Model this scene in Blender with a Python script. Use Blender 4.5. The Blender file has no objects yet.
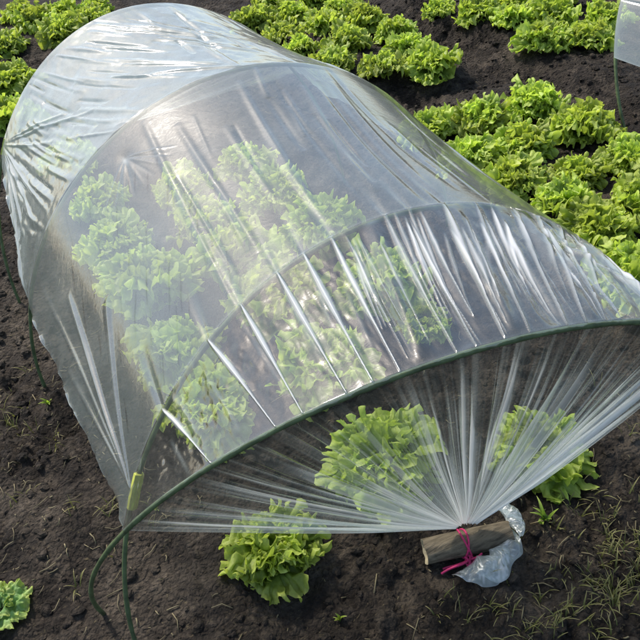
import bpy, math, random
import numpy as np
from mathutils import Vector, Matrix

random.seed(7)
RNG = np.random.default_rng(11)
scene = bpy.context.scene
COL = scene.collection

# ------------------------------------------------------------------ helpers
def link(o, parent=None):
    COL.objects.link(o)
    if parent is not None:
        o.parent = parent
    return o

def tag(o, label=None, cat=None, group=None, kind=None):
    if label: o['label'] = label
    if cat: o['category'] = cat
    if group: o['group'] = group
    if kind: o['kind'] = kind
    return o

def mesh_np(name, V, F, mat, smooth=True, attrs=None):
    """V (n,3) float, F (m,3|4) int -> mesh."""
    me = bpy.data.meshes.new(name)
    V = np.ascontiguousarray(V, dtype=np.float32); F = np.ascontiguousarray(F, dtype=np.int32)
    k = F.shape[1]
    me.vertices.add(len(V)); me.vertices.foreach_set('co', V.ravel())
    me.loops.add(F.size); me.loops.foreach_set('vertex_index', F.ravel())
    me.polygons.add(len(F))
    me.polygons.foreach_set('loop_start', np.arange(0, F.size, k, dtype=np.int32))
    me.polygons.foreach_set('loop_total', np.full(len(F), k, dtype=np.int32))
    me.polygons.foreach_set('use_smooth', np.full(len(F), smooth, dtype=bool))
    if attrs:
        for an, av in attrs.items():
            a = me.attributes.new(an, 'FLOAT', 'POINT')
            a.data.foreach_set('value', np.ascontiguousarray(av, dtype=np.float32).ravel())
    me.update(calc_edges=True)
    me.materials.append(mat)
    return me

def obj(name, me, parent=None, loc=(0, 0, 0)):
    o = bpy.data.objects.new(name, me)
    o.location = loc
    return link(o, parent)

def empty(name, loc, rz=0.0, s=1.0):
    o = bpy.data.objects.new(name, None)
    o.location = loc; o.rotation_euler = (0, 0, rz); o.scale = (s, s, s)
    o.empty_display_size = 0.05
    return link(o)

def grid_faces(nu, nv):
    i = np.arange(nu - 1)[:, None]; j = np.arange(nv - 1)[None, :]
    a = i * nv + j
    return np.stack([a, a + nv, a + nv + 1, a + 1], -1).reshape(-1, 4)

def _hash(ix, iy, seed):
    h = (ix.astype(np.int64) * 374761393 + iy.astype(np.int64) * 668265263 + seed * 1442695041) & 0x7fffffff
    h = ((h ^ (h >> 13)) * 1274126177) & 0x7fffffff
    h = h ^ (h >> 16)
    return (h & 0xffff) / 65535.0

def vnoise(x, y, seed=0):
    x0 = np.floor(x); y0 = np.floor(y); fx = x - x0; fy = y - y0
    fx = fx * fx * fx * (fx * (fx * 6 - 15) + 10); fy = fy * fy * fy * (fy * (fy * 6 - 15) + 10)
    a = _hash(x0, y0, seed); b = _hash(x0 + 1, y0, seed); c = _hash(x0, y0 + 1, seed); d = _hash(x0 + 1, y0 + 1, seed)
    return (a * (1 - fx) + b * fx) * (1 - fy) + (c * (1 - fx) + d * fx) * fy * 1.0 - 0.5

def fbm(x, y, f, octs, seed=0, gain=0.5):
    s = 0; a = 1
    for k in range(octs):
        cx, sx = math.cos(k * 1.1 + .4), math.sin(k * 1.1 + .4)
        s = s + a * vnoise((x * cx - y * sx) * f + 13.7 * k, (x * sx + y * cx) * f + 7.1 * k, seed + k * 17)
        f *= 2.03; a *= gain
    return s

def sm(a, b, x):
    t = np.clip((x - a) / (b - a), 0, 1); return t * t * (3 - 2 * t)

def tube(pts, r, n=10, cap=True):
    """pts (m,3), r scalar or (m,) -> V,F (quads, end caps as degenerate fans of quads)."""
    P = np.asarray(pts, float); m = len(P); r = np.broadcast_to(np.asarray(r, float), (m,))
    T = np.gradient(P, axis=0); T /= np.linalg.norm(T, axis=1)[:, None] + 1e-12
    up = np.array([0.31, 0.2, 0.93]); N = np.cross(T[0], up); N /= np.linalg.norm(N)
    V = []
    a = np.linspace(0, 2 * math.pi, n, endpoint=False)
    for i in range(m):
        N = N - T[i] * (N @ T[i]); N /= np.linalg.norm(N); B = np.cross(T[i], N)
        V.append(P[i] + r[i] * (np.cos(a)[:, None] * N + np.sin(a)[:, None] * B))
    V = np.concatenate(V)
    F = []
    for i in range(m - 1):
        for j in range(n):
            k = (j + 1) % n
            F.append((i * n + j, i * n + k, (i + 1) * n + k, (i + 1) * n + j))
    if cap:
        c0 = len(V); V = np.concatenate([V, P[:1], P[-1:]])
        for j in range(0, n, 2):
            F.append((c0, (j + 2) % n, (j + 1) % n, j))
            b = (m - 1) * n
            F.append((c0 + 1, b + j, b + (j + 1) % n, b + (j + 2) % n))
    return V, np.array(F)

def merge(parts):
    Vs, Fs, o = [], [], 0
    for V, F in parts:
        Vs.append(V); Fs.append(F + o); o += len(V)
    return np.concatenate(Vs), np.concatenate(Fs)

# ------------------------------------------------------------------ node helpers
def new_mat(name):
    m = bpy.data.materials.new(name); m.use_nodes = True
    nt = m.node_tree; nt.nodes.clear()
    out = nt.nodes.new('ShaderNodeOutputMaterial')
    return m, nt, out

def nd(nt, typ, **kw):
    n = nt.nodes.new(typ)
    for k, v in kw.items():
        if k.startswith('i_'):
            key = k[2:]
            key = int(key) if key.isdigit() else key.replace('_', ' ')
            n.inputs[key].default_value = v
        else:
            setattr(n, k, v)
    return n

def L(nt, a, b): nt.links.new(a, b)

def math_n(nt, op, a, b=None, clamp=False):
    n = nt.nodes.new('ShaderNodeMath'); n.operation = op; n.use_clamp = clamp
    for i, v in enumerate((a, b)):
        if v is None: continue
        if hasattr(v, 'links'): nt.links.new(v, n.inputs[i])
        else: n.inputs[i].default_value = v
    return n.outputs[0]

def noise(nt, vec, scale, detail=4, rough=.55, dist=0.0):
    n = nd(nt, 'ShaderNodeTexNoise'); n.inputs['Scale'].default_value = scale
    n.inputs['Detail'].default_value = detail; n.inputs['Roughness'].default_value = rough
    n.inputs['Distortion'].default_value = dist
    if vec is not None: L(nt, vec, n.inputs['Vector'])
    return n.outputs['Fac']

def ramp(nt, fac, stops, interp='LINEAR'):
    n = nt.nodes.new('ShaderNodeValToRGB'); cr = n.color_ramp; cr.interpolation = interp
    while len(cr.elements) < len(stops): cr.elements.new(0.5)
    for e, (p, c) in zip(cr.elements, stops):
        e.position = p; e.color = (*c, 1) if len(c) == 3 else c
    L(nt, fac, n.inputs['Fac']); return n.outputs['Color']

def mapping(nt, vec, scale):
    n = nt.nodes.new('ShaderNodeMapping'); n.inputs['Scale'].default_value = scale
    L(nt, vec, n.inputs['Vector']); return n.outputs['Vector']

# ------------------------------------------------------------------ materials
def mat_soil():
    m, nt, out = new_mat('soil')
    tc = nd(nt, 'ShaderNodeTexCoord').outputs['Object']
    big = noise(nt, tc, 3.2, 5, .6, .4)
    mid = noise(nt, tc, 22, 6, .65, .3)
    fine = noise(nt, tc, 150, 5, .7)
    c1 = ramp(nt, mid, [(.28, (.009, .007, .0052)), (.5, (.026, .020, .0145)), (.70, (.080, .064, .047))])
    dry = ramp(nt, big, [(.50, (0, 0, 0)), (.68, (1, 1, 1))])
    c2 = ramp(nt, mid, [(.3, (.055, .044, .032)), (.7, (.155, .128, .096))])
    mx = nd(nt, 'ShaderNodeMix', data_type='RGBA'); L(nt, math_n(nt, 'MULTIPLY', dry, .8), mx.inputs['Factor'])
    L(nt, c1, mx.inputs['A']); L(nt, c2, mx.inputs['B'])
    f2 = ramp(nt, fine, [(.3, (.4, .4, .4)), (.7, (1.6, 1.55, 1.5))])
    mm = nd(nt, 'ShaderNodeMix', data_type='RGBA', blend_type='MULTIPLY'); mm.inputs['Factor'].default_value = 1
    L(nt, mx.outputs['Result'], mm.inputs['A']); L(nt, f2, mm.inputs['B'])
    # straw-coloured specks of old plant matter
    sp = noise(nt, mapping(nt, tc, (1, 2.3, 1)), 85, 2, .5, 1.2)
    spm = ramp(nt, sp, [(.66, (0, 0, 0)), (.71, (1, 1, 1))])
    m3 = nd(nt, 'ShaderNodeMix', data_type='RGBA'); L(nt, math_n(nt, 'MULTIPLY', spm, .55), m3.inputs['Factor'])
    L(nt, mm.outputs['Result'], m3.inputs['A']); m3.inputs['B'].default_value = (.17, .135, .07, 1)
    b = nd(nt, 'ShaderNodeBsdfPrincipled'); L(nt, m3.outputs['Result'], b.inputs['Base Color'])
    b.inputs['Roughness'].default_value = .85; b.inputs['Specular IOR Level'].default_value = .25
    vo = nd(nt, 'ShaderNodeTexVoronoi'); vo.inputs['Scale'].default_value = 95; vo.inputs['Randomness'].default_value = 1
    wv = nd(nt, 'ShaderNodeVectorMath', operation='ADD'); L(nt, tc, wv.inputs[0])
    nv = nd(nt, 'ShaderNodeTexNoise'); nv.inputs['Scale'].default_value = 60; L(nt, tc, nv.inputs['Vector'])
    sc_ = nd(nt, 'ShaderNodeVectorMath', operation='SCALE'); L(nt, nv.outputs['Color'], sc_.inputs[0]); sc_.inputs['Scale'].default_value = .02
    L(nt, sc_.outputs[0], wv.inputs[1]); L(nt, wv.outputs[0], vo.inputs['Vector'])
    crumb = math_n(nt, 'MULTIPLY', vo.outputs['Distance'], -.55)
    h = math_n(nt, 'ADD', math_n(nt, 'MULTIPLY', mid, .6), math_n(nt, 'ADD', math_n(nt, 'MULTIPLY', fine, .45), crumb))
    bp = nd(nt, 'ShaderNodeBump'); bp.inputs['Strength'].default_value = 1.0; bp.inputs['Distance'].default_value = .018
    L(nt, h, bp.inputs['Height']); L(nt, bp.outputs['Normal'], b.inputs['Normal'])
    L(nt, b.outputs[0], out.inputs['Surface'])
    return m

def mat_simple(name, col, rough=.6, spec=.4, var=.25, scale=40, bump=.3, dist=.002, stretch=(1, 1, 1)):
    m, nt, out = new_mat(name)
    tc = nd(nt, 'ShaderNodeTexCoord').outputs['Object']
    v = mapping(nt, tc, stretch)
    n = noise(nt, v, scale, 5, .6)
    lo = tuple(c * (1 - var) for c in col); hi = tuple(min(1, c * (1 + var)) for c in col)
    c = ramp(nt, n, [(.3, lo), (.7, hi)])
    b = nd(nt, 'ShaderNodeBsdfPrincipled'); L(nt, c, b.inputs['Base Color'])
    b.inputs['Roughness'].default_value = rough; b.inputs['Specular IOR Level'].default_value = spec
    bp = nd(nt, 'ShaderNodeBump'); bp.inputs['Strength'].default_value = bump; bp.inputs['Distance'].default_value = dist
    L(nt, n, bp.inputs['Height']); L(nt, bp.outputs['Normal'], b.inputs['Normal'])
    L(nt, b.outputs[0], out.inputs['Surface'])
    return m

def mat_leaf(name, inner, outer, rim, trans=.35):
    """attribute 'rim' runs 0 at the leaf base to 1 at its margin; 'vein' marks the ribs."""
    m, nt, out = new_mat(name)
    tc = nd(nt, 'ShaderNodeTexCoord').outputs['Object']
    oi = nd(nt, 'ShaderNodeObjectInfo')
    at = nd(nt, 'ShaderNodeAttribute', attribute_name='rim').outputs['Fac']
    ve = nd(nt, 'ShaderNodeAttribute', attribute_name='vein').outputs['Fac']
    lv = nd(nt, 'ShaderNodeAttribute', attribute_name='leafvar').outputs['Fac']
    n1 = noise(nt, tc, 28, 4, .6)
    n2 = noise(nt, tc, 140, 4, .6)
    f = math_n(nt, 'ADD', at, math_n(nt, 'MULTIPLY', math_n(nt, 'SUBTRACT', n1, .5), .5))
    c = ramp(nt, f, [(.0, inner), (.55, outer), (1.0, rim)])
    hs = nd(nt, 'ShaderNodeHueSaturation')
    hs.inputs['Hue'].default_value = .5
    v = math_n(nt, 'ADD', math_n(nt, 'ADD', .68, math_n(nt, 'MULTIPLY', lv, .34)), math_n(nt, 'MULTIPLY', oi.outputs['Random'], .26))
    v = math_n(nt, 'ADD', v, math_n(nt, 'MULTIPLY', math_n(nt, 'SUBTRACT', n2, .5), .4))
    L(nt, v, hs.inputs['Value']); L(nt, c, hs.inputs['Color'])
    hue = math_n(nt, 'ADD', .493, math_n(nt, 'MULTIPLY', oi.outputs['Random'], .014)); L(nt, hue, hs.inputs['Hue'])
    mv = nd(nt, 'ShaderNodeMix', data_type='RGBA'); L(nt, math_n(nt, 'MULTIPLY', ve, .45), mv.inputs['Factor'])
    L(nt, hs.outputs['Color'], mv.inputs['A']); mv.inputs['B'].default_value = (.42, .52, .22, 1)
    colr = mv.outputs['Result']
    b = nd(nt, 'ShaderNodeBsdfPrincipled'); L(nt, colr, b.inputs['Base Color'])
    b.inputs['Roughness'].default_value = .42; b.inputs['Specular IOR Level'].default_value = .35
    bp = nd(nt, 'ShaderNodeBump'); bp.inputs['Strength'].default_value = .55; bp.inputs['Distance'].default_value = .003
    L(nt, n2, bp.inputs['Height']); L(nt, bp.outputs['Normal'], b.inputs['Normal'])
    t = nd(nt, 'ShaderNodeBsdfTranslucent')
    tcx = nd(nt, 'ShaderNodeMix', data_type='RGBA', blend_type='MULTIPLY'); tcx.inputs['Factor'].default_value = 1
    L(nt, colr, tcx.inputs['A']); tcx.inputs['B'].default_value = (1.2, 1.25, .6, 1)
    L(nt, tcx.outputs['Result'], t.inputs['Color']); L(nt, bp.outputs['Normal'], t.inputs['Normal'])
    mx = nd(nt, 'ShaderNodeMixShader'); mx.inputs[0].default_value = trans
    L(nt, b.outputs[0], mx.inputs[1]); L(nt, t.outputs[0], mx.inputs[2])
    L(nt, mx.outputs[0], out.inputs['Surface'])
    return m

def mat_film(name='polyethylene_film', base=0.0, gloss=1.0, rough=.13, bump=.10):
    """clear plastic film: see-through, glossy, with condensation fog ('fog') and bunched layers with sun glints painted white on creases ('fold')."""
    m, nt, out = new_mat(name)
    tc = nd(nt, 'ShaderNodeTexCoord').outputs['Object']
    fog = nd(nt, 'ShaderNodeAttribute', attribute_name='fog').outputs['Fac']
    fold_glint = nd(nt, 'ShaderNodeAttribute', attribute_name='fold_glint').outputs['Fac']
    drip = nd(nt, 'ShaderNodeAttribute', attribute_name='drip').outputs['Fac']
    n1 = noise(nt, tc, 9, 4, .6, .3)
    n2 = noise(nt, tc, 420, 3, .7)
    f = math_n(nt, 'MULTIPLY', fog, math_n(nt, 'ADD', .62, math_n(nt, 'MULTIPLY', n1, .76)))
    f = math_n(nt, 'MULTIPLY', f, math_n(nt, 'ADD', .6, math_n(nt, 'MULTIPLY', n2, .8)))
    f = math_n(nt, 'MULTIPLY', f, math_n(nt, 'SUBTRACT', 1.0, math_n(nt, 'MULTIPLY', drip, .8)))
    h = math_n(nt, 'ADD', f, fold_glint); h = math_n(nt, 'ADD', h, base); h = math_n(nt, 'MINIMUM', h, .93)
    fc = nd(nt, 'ShaderNodeMix', data_type='RGBA'); L(nt, math_n(nt, 'MULTIPLY', fold_glint, 1.6, clamp=True), fc.inputs['Factor'])
    fc.inputs['A'].default_value = (.76, .87, .82, 1); fc.inputs['B'].default_value = (.95, .96, .95, 1)  # near-white for doubled film and for painted crease glints
    d = nd(nt, 'ShaderNodeBsdfDiffuse'); L(nt, fc.outputs['Result'], d.inputs['Color'])
    tl = nd(nt, 'ShaderNodeBsdfTranslucent'); L(nt, fc.outputs['Result'], tl.inputs['Color'])
    mdt = nd(nt, 'ShaderNodeMixShader'); mdt.inputs[0].default_value = .5
    L(nt, d.outputs[0], mdt.inputs[1]); L(nt, tl.outputs[0], mdt.inputs[2])
    tr = nd(nt, 'ShaderNodeBsdfTransparent'); tr.inputs['Color'].default_value = (.965, .975, .97, 1)
    m1 = nd(nt, 'ShaderNodeMixShader'); L(nt, h, m1.inputs[0]); L(nt, tr.outputs[0], m1.inputs[1]); L(nt, mdt.outputs[0], m1.inputs[2])
    wr = noise(nt, tc, 55, 4, .6, .6)
    bp = nd(nt, 'ShaderNodeBump'); bp.inputs['Strength'].default_value = bump; bp.inputs['Distance'].default_value = .004
    L(nt, wr, bp.inputs['Height'])
    g = nd(nt, 'ShaderNodeBsdfGlossy'); g.inputs['Roughness'].default_value = rough
    g.inputs['Color'].default_value = (1, 1, 1, 1)
    L(nt, bp.outputs['Normal'], g.inputs['Normal'])
    fr = nd(nt, 'ShaderNodeFresnel'); fr.inputs['IOR'].default_value = 1.5
    # the node inverts its IOR on back faces; use a layer-weight style facing term that is the same on both sides
    geo = nd(nt, 'ShaderNodeNewGeometry')
    dt = nd(nt, 'ShaderNodeVectorMath', operation='DOT_PRODUCT'); L(nt, geo.outputs['Incoming'], dt.inputs[0]); L(nt, geo.outputs['Normal'], dt.inputs[1])
    cosv = math_n(nt, 'ABSOLUTE', dt.outputs['Value'])
    p5 = math_n(nt, 'POWER', math_n(nt, 'SUBTRACT', 1.0, cosv), 4.0)
    F = math_n(nt, 'ADD', .085 * gloss, math_n(nt, 'MULTIPLY', p5, .85), clamp=True)
    m2 = nd(nt, 'ShaderNodeMixShader'); L(nt, F, m2.inputs[0]); L(nt, m1.outputs[0], m2.inputs[1]); L(nt, g.outputs[0], m2.inputs[2])
    L(nt, m2.outputs[0], out.inputs['Surface'])
    return m

M_SOIL = mat_soil()
M_CLOD = M_SOIL
M_LEAF = mat_leaf('lettuce_outer_leaf', (.12, .215, .045), (.28, .39, .05), (.58, .67, .15), .42)
M_HEART = mat_leaf('lettuce_heart_leaf', (.19, .31, .06), (.34, .45, .065), (.62, .70, .18), .44)
M_PALE = mat_leaf('pale_leaf', (.20, .33, .13), (.24, .42, .13), (.42, .50, .12), .3)
M_FILM = mat_film()
M_TAIL = mat_film('crumpled_film', .05, .8, .26, .05)
M_HOOP = mat_simple('green_cane', (.085, .118, .050), .6, .35, .5, 45, .4, .001)
M_STAKE = mat_simple('green_stem', (.06, .10, .035), .5, .4, .3, 60, .4, .001)
M_TAPE = mat_simple('yellow_tape', (.50, .53, .10), .6, .3, .2, 90, .3, .001)
M_WOOD = mat_simple('weathered_wood', (.15, .12, .078), .85, .2, .55, 110, 1.0, .004, (.22, 1.3, 1.3))
M_WOODEND = mat_simple('cut_wood_end', (.42, .35, .22), .8, .2, .35, 160, .6, .002)
M_CORD = mat_simple('magenta_cord', (.52, .035, .13), .6, .3, .3, 300, .6, .001)
M_STRAW = mat_simple('dry_straw', (.20, .165, .09), .7, .3, .5, 14, .2, .001)
M_GRASS = mat_leaf('grass_blade', (.11, .12, .035), (.21, .20, .065), (.38, .32, .14), .3)

# ------------------------------------------------------------------ ground
def ground_h(x, y):
    x = np.asarray(x, float); y = np.asarray(y, float)
    z = .035 * fbm(x, y, 2.1, 2, 3)
    amp = .6 + 1.0 * sm(-.1, .3, fbm(x, y, 2.7, 2, 91))
    z = z + amp * (.030 * fbm(x, y, 8, 3, 21, .55) + .022 * np.abs(fbm(x, y, 26, 3, 41, .65)) + .006 * vnoise(x * 62, y * 62, 8))
    # furrows between the beds
    def furrow(c, w, d): return -d * np.exp(-((x - c) / w) ** 2)
    z = z + furrow(.66, .11, .05) + furrow(1.50, .11, .06) + furrow(-.80, .2, .03)
    z = z - .05 * np.exp(-((y - 1.58) / .10) ** 2) * sm(.72, .85, x) * (1 - sm(1.38, 1.5, x))
    # the smooth dry shoulder of the bed beside the gathered end
    z = z + .03 * np.exp(-(((x - .42) / .10) ** 2 + ((y + .02) / .13) ** 2))
    # keep it level under the roll
    k = np.exp(-(((x - .03) / .12) ** 2 + ((y + .09) / .09) ** 2))
    z = z * (1 - .85 * k)
    return z - .004

def ground_z(x, y): return float(ground_h(np.array([x]), np.array([y]))[0])

def axis_coords(a, b, step, far):
    core = np.arange(a, b + 1e-9, step)
    out = []; d = step; p = b
    while p < far: d *= 1.28; p += d; out.append(p)
    lo = []; d = step; p = a
    while p > -far: d *= 1.28; p -= d; lo.append(p)
    return np.array(lo[::-1] + list(core) + out)

xs = axis_coords(-1.25, 2.45, .0075, 80); ys = axis_coords(-.75, 3.2, .0085, 80)
X, Y = np.meshgrid(xs, ys, indexing='ij')
Z = ground_h(X, Y)
r = np.maximum(np.maximum(-1.6 - X, X - 3.0), np.maximum(-1.2 - Y, Y - 4.2))
Z = Z * (1 - sm(0, 3, r))
gme = mesh_np('ground', np.stack([X, Y, Z], -1).reshape(-1, 3), grid_faces(len(xs), len(ys)), M_SOIL)
tag(obj('ground', gme), 'dark crumbly garden soil of the vegetable beds', 'soil', kind='structure')

# soil clods
def clods(n):
    phi = (1 + 5 ** .5) / 2
    base = np.array([(-1, phi, 0), (1, phi, 0), (-1, -phi, 0), (1, -phi, 0), (0, -1, phi), (0, 1, phi), (0, -1, -phi), (0, 1, -phi),
                     (phi, 0, -1), (phi, 0, 1), (-phi, 0, -1), (-phi, 0, 1)], float)
    base /= np.linalg.norm(base[0])
    tri = np.array([(0, 11, 5), (0, 5, 1), (0, 1, 7), (0, 7, 10), (0, 10, 11), (1, 5, 9), (5, 11, 4), (11, 10, 2), (10, 7, 6), (7, 1, 8),
                    (3, 9, 4), (3, 4, 2), (3, 2, 6), (3, 6, 8), (3, 8, 9), (4, 9, 5), (2, 4, 11), (6, 2, 10), (8, 6, 7), (9, 8, 1)])
    # one subdivision
    ed = {}; V = list(base); T = []
    def mid(a, b):
        k = (min(a, b), max(a, b))
        if k not in ed:
            v = (V[a] + V[b]) / 2; V.append(v / np.linalg.norm(v)); ed[k] = len(V) - 1
        return ed[k]
    for a, b, c in tri:
        ab, bc, ca = mid(a, b), mid(b, c), mid(c, a); T += [(a, ab, ca), (b, bc, ab), (c, ca, bc), (ab, bc, ca)]
    V = np.array(V); T = np.array(T)
    VV, TT = [], []
    px = RNG.uniform(-1.1, 2.3, n); py = RNG.uniform(-.65, 2.9, n)
    for i in range(n):
        s = .0018 + .0105 * RNG.random() ** 4.5
        sc = s * np.array([RNG.uniform(.8, 1.5), RNG.uniform(.7, 1.1), RNG.uniform(.5, .85)])
        W = V * (1 + .13 * RNG.standard_normal((len(V), 1)).clip(-1.6, 1.6)) * sc
        a = RNG.uniform(0, 6.28); c, q = math.cos(a), math.sin(a)
        W = W @ np.array([[c, q, 0], [-q, c, 0], [0, 0, 1]])
        W = W + (px[i], py[i], 0)
        W[:, 2] += s * .25
        VV.append(W); TT.append(T + i * len(V))
    VV = np.concatenate(VV); g = ground_h(np.repeat(px, len(V)), np.repeat(py, len(V))); VV[:, 2] += g
    return VV, np.concatenate(TT)
V, F = clods(15000)
tag(obj('soil_clods', mesh_np('soil_clods', V, F, M_CLOD, smooth=False)), 'small dark clods of earth scattered over the beds', 'soil clods', kind='stuff')

# ------------------------------------------------------------------ lettuces
def fan_leaf(rng, R, spread, waves, ruffle, bend, nr=20, na=131):
    """curly lettuce leaf: base at origin, growing along +Y, upper side +Z, margin crimped in three orders."""
    rr = np.linspace(0, 1, nr)[:, None] ** .75; th = np.linspace(-1, 1, na)[None, :]
    ph = rng.uniform(0, 6.28, 8)
    warp = th + .05 * np.sin(th * 4 + ph[4]) + .03 * np.sin(th * 9 + ph[5])
    lobe = (np.sin(warp * waves * .5 + ph[0]) ** 2 + .02) ** .38          # rounded lobes with tight notches
    lobe2 = (np.sin(warp * waves * 1.35 + ph[1]) ** 2 + .05) ** .45
    out = (1 - .30 * np.abs(th) ** 2.2) * (.80 + .11 * lobe + .08 * lobe2 + .05 * np.sin(th * 2.5 + ph[6]) + .045 * np.abs(np.sin(warp * waves * 1.7 + ph[1])) ** .7)
    ang = th * spread * (0.22 + 0.78 * rr ** .6)
    rad = R * (rr * .80 + rr ** 3 * (out - .80))
    e1 = rr ** 4; e2 = rr ** 6; e3 = rr ** 8
    A = ruffle * R
    f1 = warp * waves + ph[2]; f2 = warp * waves * 2.2 + ph[3] + .7 * np.sin(f1); f3 = warp * waves * 4.1 + ph[7]
    am = .65 + .5 * np.sin(warp * 3.3 + ph[6])
    z = A * (.95 * e1 * np.sin(f1) + 1.15 * am * e2 * np.sin(f2 + rr * 2.5) + .34 * e3 * np.sin(f3))
    tg = A * (.45 * e1 * np.sin(2 * f1) + .60 * am * e2 * np.sin(2 * f2 + 1.0))
    rad = rad + A * (.55 * am * e2 * np.cos(f2 * 1.0 + 1.2) + .10 * e3 * np.cos(f3))
    x = rad * np.sin(ang) + tg * np.cos(ang); y = rad * np.cos(ang) - tg * np.sin(ang)
    z = z + R * .16 * (rr ** 1.2) * (th ** 2) + R * (.16 * vnoise(x / R * 5 + ph[0], y / R * 5 + ph[1], 5) + .08 * vnoise(x / R * 9 + ph[0], y / R * 9 + ph[1], 9)) * rr ** .7
    # isotropic crimping of the blade, strongest towards the margin
    cr = rr ** 1.6; fx, fy = x / R * 6 + ph[2], y / R * 6 + ph[3]
    z = z + R * cr * (.26 * vnoise(fx, fy, 21) + .13 * vnoise(fx * 2.2, fy * 2.2, 22) * rr)
    dx = R * cr * (.08 * vnoise(fx, fy, 23) + .05 * vnoise(fx * 2.2, fy * 2.2, 24) * rr)
    dy = R * cr * (.08 * vnoise(fx, fy, 25) + .05 * vnoise(fx * 2.2, fy * 2.2, 26) * rr)
    x = x + dx; y = y + dy
    k = bend / R
    # the bend is stronger towards the tip, so the frill flops outwards
    a = bend * (np.clip(y / R, 0, 1.2) ** 1.8)
    yy = y * np.cos(a * .55); zz = -y * np.sin(a * .55)
    P = np.stack([x + 0 * rr, yy + z * np.sin(a), zz + z * np.cos(a)], -1)
    rim = np.broadcast_to(rr ** 1.8, (nr, na)) * (.8 + .2 * lobe)
    vein = np.exp(-(th / (.04 + .10 * (1 - rr))) ** 2) * (1 - rr) ** .8
    return P.reshape(-1, 3), rim.ravel(), vein.ravel(), grid_faces(nr, na)

def rosette(rng, specs, mat, name):
    VV, FF, R_, V_, L_, o = [], [], [], [], [], 0
    for (az, elev, R, spread, waves, ruf, bend, off, z0) in specs:
        P, rim, vein, F = fan_leaf(rng, R, spread, waves, ruf, bend)
        roll = rng.uniform(-.45, .45); c, s = math.cos(roll), math.sin(roll)
        P = P @ np.array([[c, 0, -s], [0, 1, 0], [s, 0, c]])
        c, s = math.cos(elev), math.sin(elev)
        P = P @ np.array([[1, 0, 0], [0, c, s], [0, -s, c]])
        P[:, 1] += off; P[:, 2] += z0
        c, s = math.cos(az), math.sin(az)
        P = P @ np.array([[c, s, 0], [-s, c, 0], [0, 0, 1]])
        VV.append(P); FF.append(F + o); o += len(P); R_.append(rim); V_.append(vein)
        L_.append(np.full(len(P), rng.random()))
    V = np.concatenate(VV); V[:, 2] = np.maximum(V[:, 2], .004 + .004 * rng.random(len(V)))
    return mesh_np(name, V, np.concatenate(FF), mat, True, {'rim': np.concatenate(R_), 'vein': np.concatenate(V_), 'leafvar': np.concatenate(L_)})

def lettuce_meshes(seed, size=1.0, openness=1.0):
    rng = np.random.default_rng(seed)
    U = rng.uniform
    sp = []
    as1, as2 = U(0, 6.28), U(0, 6.28)
    for k in range(8):      # spreading outer leaves
        sp.append((k * 2.399 + U(-.35, .35), U(.10, .5), U(.090, .120) * size * (1 + .13 * math.sin(3 * k * 2.399 + as1)), U(.85, 1.15), U(11, 15), U(.075, .10), U(.1, .8), .006, U(.01, .03)))
    for k in range(9):      # middle ring
        sp.append((k * 2.399 + 1.1 + U(-.35, .35), U(.5, 1.05), U(.085, .112) * size * (1 + .13 * math.sin(2 * k * 2.399 + as2)), U(.85, 1.15), U(11, 15), U(.08, .11), U(.2, 1.2), .006, U(.012, .03)))
    ht = []
    for k in range(11):      # upright heart
        ht.append((k * 2.399 + .4 + U(-.4, .4), U(.95, 1.5), U(.068, .098) * size, U(.9, 1.2), U(10, 14), U(.09, .12), U(-.4, 1.0), U(.004, .028), U(.015, .03)))
    return rosette(rng, sp, M_LEAF, 'outer_leaves'), rosette(rng, ht, M_HEART, 'heart_leaves')

VARIANTS = [lettuce_meshes(100 + i, 1.0 + .06 * ((i % 3) - 1)) for i in range(9)]
def lettuce(x, y, s, label, group, vi=None, rz=None):
    vi = random.randrange(len(VARIANTS)) if vi is None else vi
    rz = random.uniform(0, 6.28) if rz is None else rz
    s = s * (.90 if group == G1 else .875) * random.uniform(.95, 1.06)
    t = empty('lettuce', (x, y, ground_z(x, y) - .006), rz, s)
    t.rotation_euler = (random.uniform(-.09, .09), random.uniform(-.09, .09), rz)
    tag(t, label, 'lettuce', group)
    obj('outer_leaves', VARIANTS[vi][0], t); obj('heart_leaves', VARIANTS[vi][1], t)
    return t

G1 = 'lettuces growing under the plastic tunnel'
UNDER = [
 (-.285, .085, .86, 'frilly green lettuce half outside the film edge at the open front of the tunnel'),
 (-.255, .46, .92, 'green lettuce just behind the front hoop beside the yellow tape, under the film'),
 (-.25, .69, 1.03, 'lettuce under foggy film, third from the front in the row by the yellow tape'),
 (-.215, .96, 1.10, 'large lettuce under foggy film, fourth from the front in the row by the tape'),
 (-.23, 1.20, 1.0, 'lettuce under foggy film, fifth from the front in the row by the tape'),
 (-.20, 1.46, .9, 'pale lettuce blurred by film, last in the row by the yellow tape'),
 (-.01, .14, 1.02, 'full green lettuce under the pleated front film, directly behind the tied wooden roll'),
 (.02, .45, .98, 'green lettuce behind the front hoop, second in the middle row of the tunnel'),
 (.03, .67, 1.0, 'green lettuce under the creased film, third in the middle row of the tunnel'),
 (.03, .93, 1.08, 'hazy green lettuce under fogged film, fourth in the middle row of the tunnel'),
 (.03, 1.17, .95, 'hazy green lettuce under fogged film, fifth in the middle row of the tunnel'),
 (.05, 1.42, .9, 'faint lettuce under the fogged film, last of the tunnel\'s middle row'),
 (.27, .015, .96, 'lettuce partly outside the pleated front film, on the far side of the wooden roll'),
 (.30, .45, .55, 'small lettuce seen through shiny creased film, second in the row opposite the tape'),
 (.28, .62, 1.0, 'lettuce under the middle hoop, third in the tunnel row farthest from the tape'),
 (.27, .93, 1.0, 'faint lettuce under fogged film, fourth in the row opposite the tape'),
 (.26, 1.2, .95, 'faint lettuce under fogged film, fifth in the row opposite the tape'),
 (.28, 1.45, .9, 'faintest lettuce near the third hoop, last in the row opposite the tape'),
]
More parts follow.
